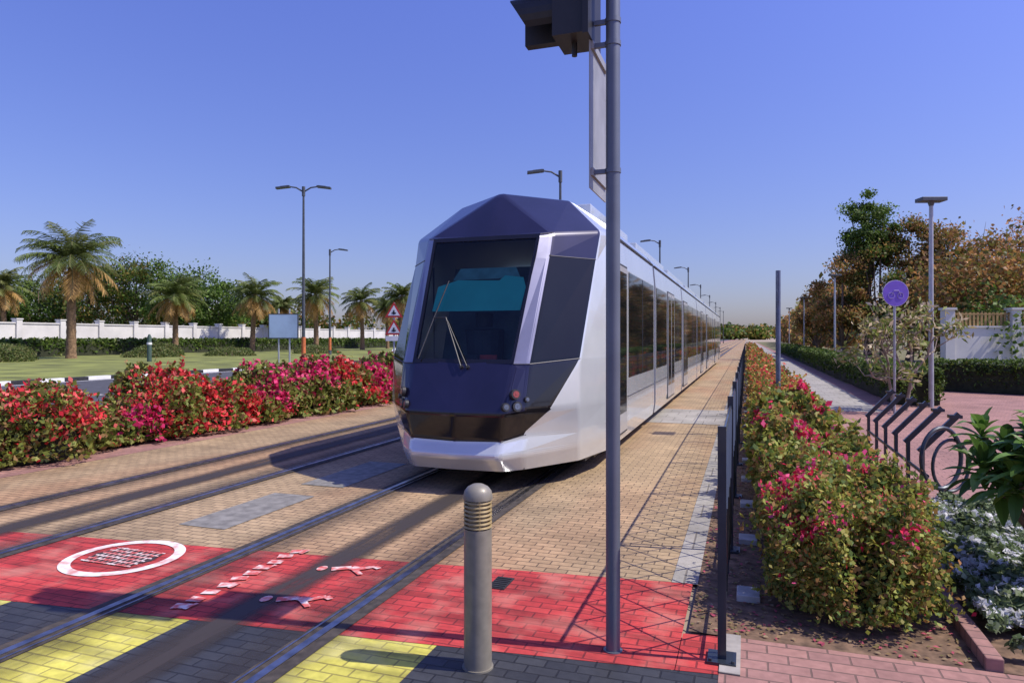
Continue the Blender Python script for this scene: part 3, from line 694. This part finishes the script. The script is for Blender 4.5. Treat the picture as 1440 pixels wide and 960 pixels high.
# ------------------------------------------------------------ street lamps
M_lp=simple('lamp_post_paint',(.10,.11,.12),.5,.4,var=.2)
M_or=simple('orange_band',(.6,.16,.05),.6)
def lamp(x,y,h_,arms,orange=False):
    p=empty('street_lamp'); m=MB(); m.tube([(x,y,0),(x,y,h_*.5),(x,y,h_)],[.11,.085,.06],12); m.tube([(x,y,0),(x,y,.5)],[.16,.14],12)
    m.tube([(x,y,h_-.5),(x,y,h_+.08)],.1,12)
    for s in arms:
        dx=math.cos(th)*s; dy=math.sin(th)*s
        q=lambda a,z:(x+dx*a,y+dy*a,h_+z)
        m.tube([q(0,-.25),q(.45,.02),q(.9,.08)],[.05,.045,.04],8)
        c=Vector(q(1.25,.03)); m.obox(c,(dx*.42,dy*.42,-.05),(-dy*.16*s,dx*.16*s,0),(0,0,.055)); m.obox(c+Vector((-dx*.1,-dy*.1,.06)),(dx*.25,dy*.25,-.03),(-dy*.12*s,dx*.12*s,0),(0,0,.03))
    if orange: m.tube([(x,y,.5),(x,y,1.7)],.13,12,1)
    m.build('post_and_heads',[M_lp,M_or],p,smooth=True)
lamp(-25.6,35.3,10.8,(1,-1),True); lamp(-37.1,55.2,9.9,(1,),True)
lamp(-8.9,33.4,10,(-1,)); lamp(-7.1,60,10,(-1,)); lamp(-6.6,84,10,(-1,)); 
for i in range(5): lamp(-6.9,112+28*i,10,(-1,))
for i in range(5): lamp(-13,120+40*i,10,(1,-1))
M_gal=simple('pale_post_paint',(.42,.44,.47),.45,.4,var=.1)
def path_lamp(x,y,h_):
    p=empty('path_lamp'); m=MB(); m.tube([(x,y,0),(x,y,h_)],[.06,.045],12); m.build('post',[M_gal],p,smooth=True)
    m=MB(); m.obox((x,y,h_+.03),(.28,.09,0),(-.05,.16,0),(0,0,.045)); m.tube([(x,y,h_-.12),(x,y,h_)],[.05,.09],10); m.build('lamp_head',[M_lp],p,bevel=.01)
path_lamp(4.15,18.6,4.9); path_lamp(4.5,40.5,5); path_lamp(4.55,62,5); path_lamp(4.6,84,5); path_lamp(4.6,110,5)
p=empty('sign_post'); m=MB(); m.tube([(.5,12.3,0),(.5,12.3,2.78)],.04,14); m.box(.49,.51,12.1,12.5,2.25,2.72); m.build('post',[simple('blue_grey_post',(.13,.16,.24),.45,.4)],p,smooth=True)
p=empty('round_cycle_sign'); m=MB(); x,y=3.05,16.8
f=Vector((math.sin(th),-math.cos(th),0)); m.tube([(x,y,0),(x,y,2.8)],.028,10,0)
c=Vector((x,y,2.62))+f*.04; m.tube([c,c+f*.006],.285,36,1); m.tube([c+f*.006,c+f*.009],.278,36,2)
rgt=Vector((math.cos(th),math.sin(th),0)); u3=Vector((0,0,1))
for s in(-1,1):
    pts=[c+f*.016+rgt*(s*.10+.065*math.cos(a))+u3*(-.05+.065*math.sin(a)) for a in np.linspace(0,6.283,20)]
    m.tube(pts,.006,5,3,caps=False)
m.tube([c+f*.016+rgt*-.10+u3*-.05,c+f*.016+rgt*-.04+u3*.06,c+f*.016+rgt*.06+u3*.06,c+f*.016+rgt*.10+u3*-.05],.006,5,3)
m.build('sign_disc_and_post',[M_gal,M_white,simple('purple_sign_face',(.18,.10,.55),.4,var=.08),simple('faded_symbol',(.38,.32,.6),.5)],p)
# bicycle rack
p=empty('bicycle_rack'); m=MB()
for i in range(6):
    y=7.6+i*.62; x=1.62
    m.box(x-.018,x+.018,y-.018,y+.018,0,.58)
    m.obox((x+.14,y,.73),(.17,.0,.19),(0,.02,0),(-.018,0,.018)); m.box(x+.22,x+.33,y-.045,y+.045,.88,.91)
    m.box(x-.07,x+.07,y-.05,y+.05,0,.015)
m.tube([(1.62,7.4,.34),(1.62,10.8,.34)],.018,8)
pts=[(1.70+.19*math.cos(a),7.25+.13*math.cos(a),.54+.28*math.sin(a)) for a in np.linspace(0,6.283,30)]
m.tube(pts,.020,8,caps=False)
pts=[(1.80+.17*math.cos(a),7.35+.1*math.cos(a),.46+.24*math.sin(a)) for a in np.linspace(0,6.283,30)]
m.tube(pts,.016,8,caps=False); m.tube([(1.70,7.25,.26),(1.70,7.25,0)],.022,8)
m.build('rack_frame',[M_rlg],p,smooth=True)
# ------------------------------------------------------------ walls
M_wallw=simple('white_render_wall',(.68,.66,.62),.8,var=.1,scale=.7)
p=empty('white_boundary_wall'); m=MB()
m.box(-60.3,-60,-20,260,0,2.9); m.box(-60.38,-59.92,-20,260,2.9,3.02,0)
for i in range(70):
    y=-18+i*4; m.box(-60.45,-59.82,y,y+.5,0,3.25); m.box(-60.5,-59.77,y-.05,y+.55,3.25,3.36)
m.box(-60.4,-59.85,23,31,2.9,3.7); m.box(-60.5,-59.75,30.5,31.6,0,4.0)
m.build('wall_and_pilasters',[M_wallw],p)
p=empty('villa_boundary_wall'); m=MB()
o=Vector((8.4,34.8,0)); d=Vector((.95,.31,0)).normalized(); nn=Vector((-d.y,d.x,0))
m.obox(o+d*8+Vector((0,0,1.05)),d*8,nn*.12,(0,0,1.05),0)
m.obox(o+d*8+Vector((0,0,2.14)),d*8.1,nn*.17,(0,0,.04),0)
for i in range(6):
    c=o+d*(i*2.9+.0); m.obox(c+Vector((0,0,1.45)),d*.2,nn*.2,(0,0,1.45),0); m.obox(c+Vector((0,0,2.93)),d*.26,nn*.26,(0,0,.05),0)
for i in range(90):
    c=o+d*(.3+i*.17)+Vector((0,0,2.48)); m.obox(c,d*.045,nn*.02,(0,0,.30),1)
m.obox(o+d*8+Vector((0,0,2.7)),d*8,nn*.025,(0,0,.03),1)
m.build('wall_and_fence',[M_wallw,simple('ochre_fence_slats',(.42,.27,.1),.7)],p)
# ------------------------------------------------------------ signs on the left
p=empty('warning_sign'); m=MB(); x,y=-12.3,22.4
m.tube([(x,y,0),(x,y,2.95)],.035,10,0)
for zc in (2.62,1.98):
    c=Vector((x,y,zc))+f*.05
    def tri(r,off,mi,dz=0): m.poly([c+f*off+u3*(r+dz),c+f*off-rgt*r*.92+u3*(-r*.6+dz),c+f*off+rgt*r*.92+u3*(-r*.6+dz)],mi)
    tri(.36,0,2); tri(.24,.004,1,-.005); m.obox(c+f*.008+u3*-.03,rgt*.03,f*.001,u3*.08,3); m.obox(c+f*.008-u3*.06,rgt*.08,f*.001,u3*.025,3)
c=Vector((x,y,1.63))+f*.05; m.obox(c,rgt*.3,f*.004,u3*.09,1)
m.build('signs_and_post',[M_gal,M_white,simple('sign_red',(.6,.04,.04),.45),M_black],p)
p=empty('information_board'); m=MB(); x,y=-26.3,34.3; c=Vector((x,y,2.35))
m.obox(c,rgt*.9,f*.03,u3*.75,1); m.obox(c+f*.034,rgt*.84,f*.003,u3*.69,2)
for s in(-.3,.35): m.tube([c+rgt*s-f*.05-u3*2.35,c+rgt*s-f*.05+u3*1.05],.05,10,0)
m.build('panel_and_posts',[M_gal,M_lp,simple('board_face',(.42,.55,.68),.4,var=.2,scale=.8)],p)
p=empty('utility_cabinet'); m=MB(); m.box(-50.5,-49.2,32,32.8,0,1.1); m.box(-50.56,-49.14,31.95,32.85,1.1,1.18)
for i in range(5): m.box(-50.3,-49.9,31.985,32,.5+i*.08,.53+i*.08)
m.build('cabinet',[simple('cabinet_grey',(.5,.5,.48),.6)],p,bevel=.02)
p=empty('marker_post'); m=MB(); m.tube([(-38,35.5,0),(-38,35.5,1.7),(-38,35.5,1.9)],[.15,.14,.05],12); m.tube([(-38,35.5,1.2),(-38,35.5,1.35)],.16,12,1); m.build('post',[simple('dark_green_post',(.05,.09,.07),.6),M_white],p,smooth=True)
def car(x,y):
    p=empty('white_car'); m=MB()
    pr=[(-2.15,.3),(-2.2,.7),(-2.0,.88),(-1.35,.98),(-.75,1.42),(.75,1.45),(1.45,1.0),(2.1,.9),(2.15,.35)]
    for s in (1,-1):
        m.poly([(x+s*.86*(1 if z<1.1 else .8),y+a,z) for a,z in pr],0)
    for (a,z),(b,z2) in zip(pr,pr[1:]+pr[:1]):
        wa=.86*(1 if z<1.1 else .8); wb=.86*(1 if z2<1.1 else .8)
        gl_=1 if (z>1.1)!=(z2>1.1) else 0
        m.poly([(x-wa,y+a,z),(x+wa,y+a,z),(x+wb,y+b,z2),(x-wb,y+b,z2)],gl_)
    for s in(1,-1): m.poly([(x+s*.865,y-1.15,1.0),(x+s*.70,y-.72,1.36),(x+s*.70,y+.7,1.38),(x+s*.865,y+1.2,1.02)],1)
    for a in(-1.35,1.35):
        for s in(1,-1): m.tube([(x+s*.68,y+a,.32),(x+s*.88,y+a,.32)],.32,18,2)
    m.build('body_and_wheels',[M_white,T_glassd,M_black],p)
car(-21.5,42.5)
print('objects',len(bpy.data.objects))
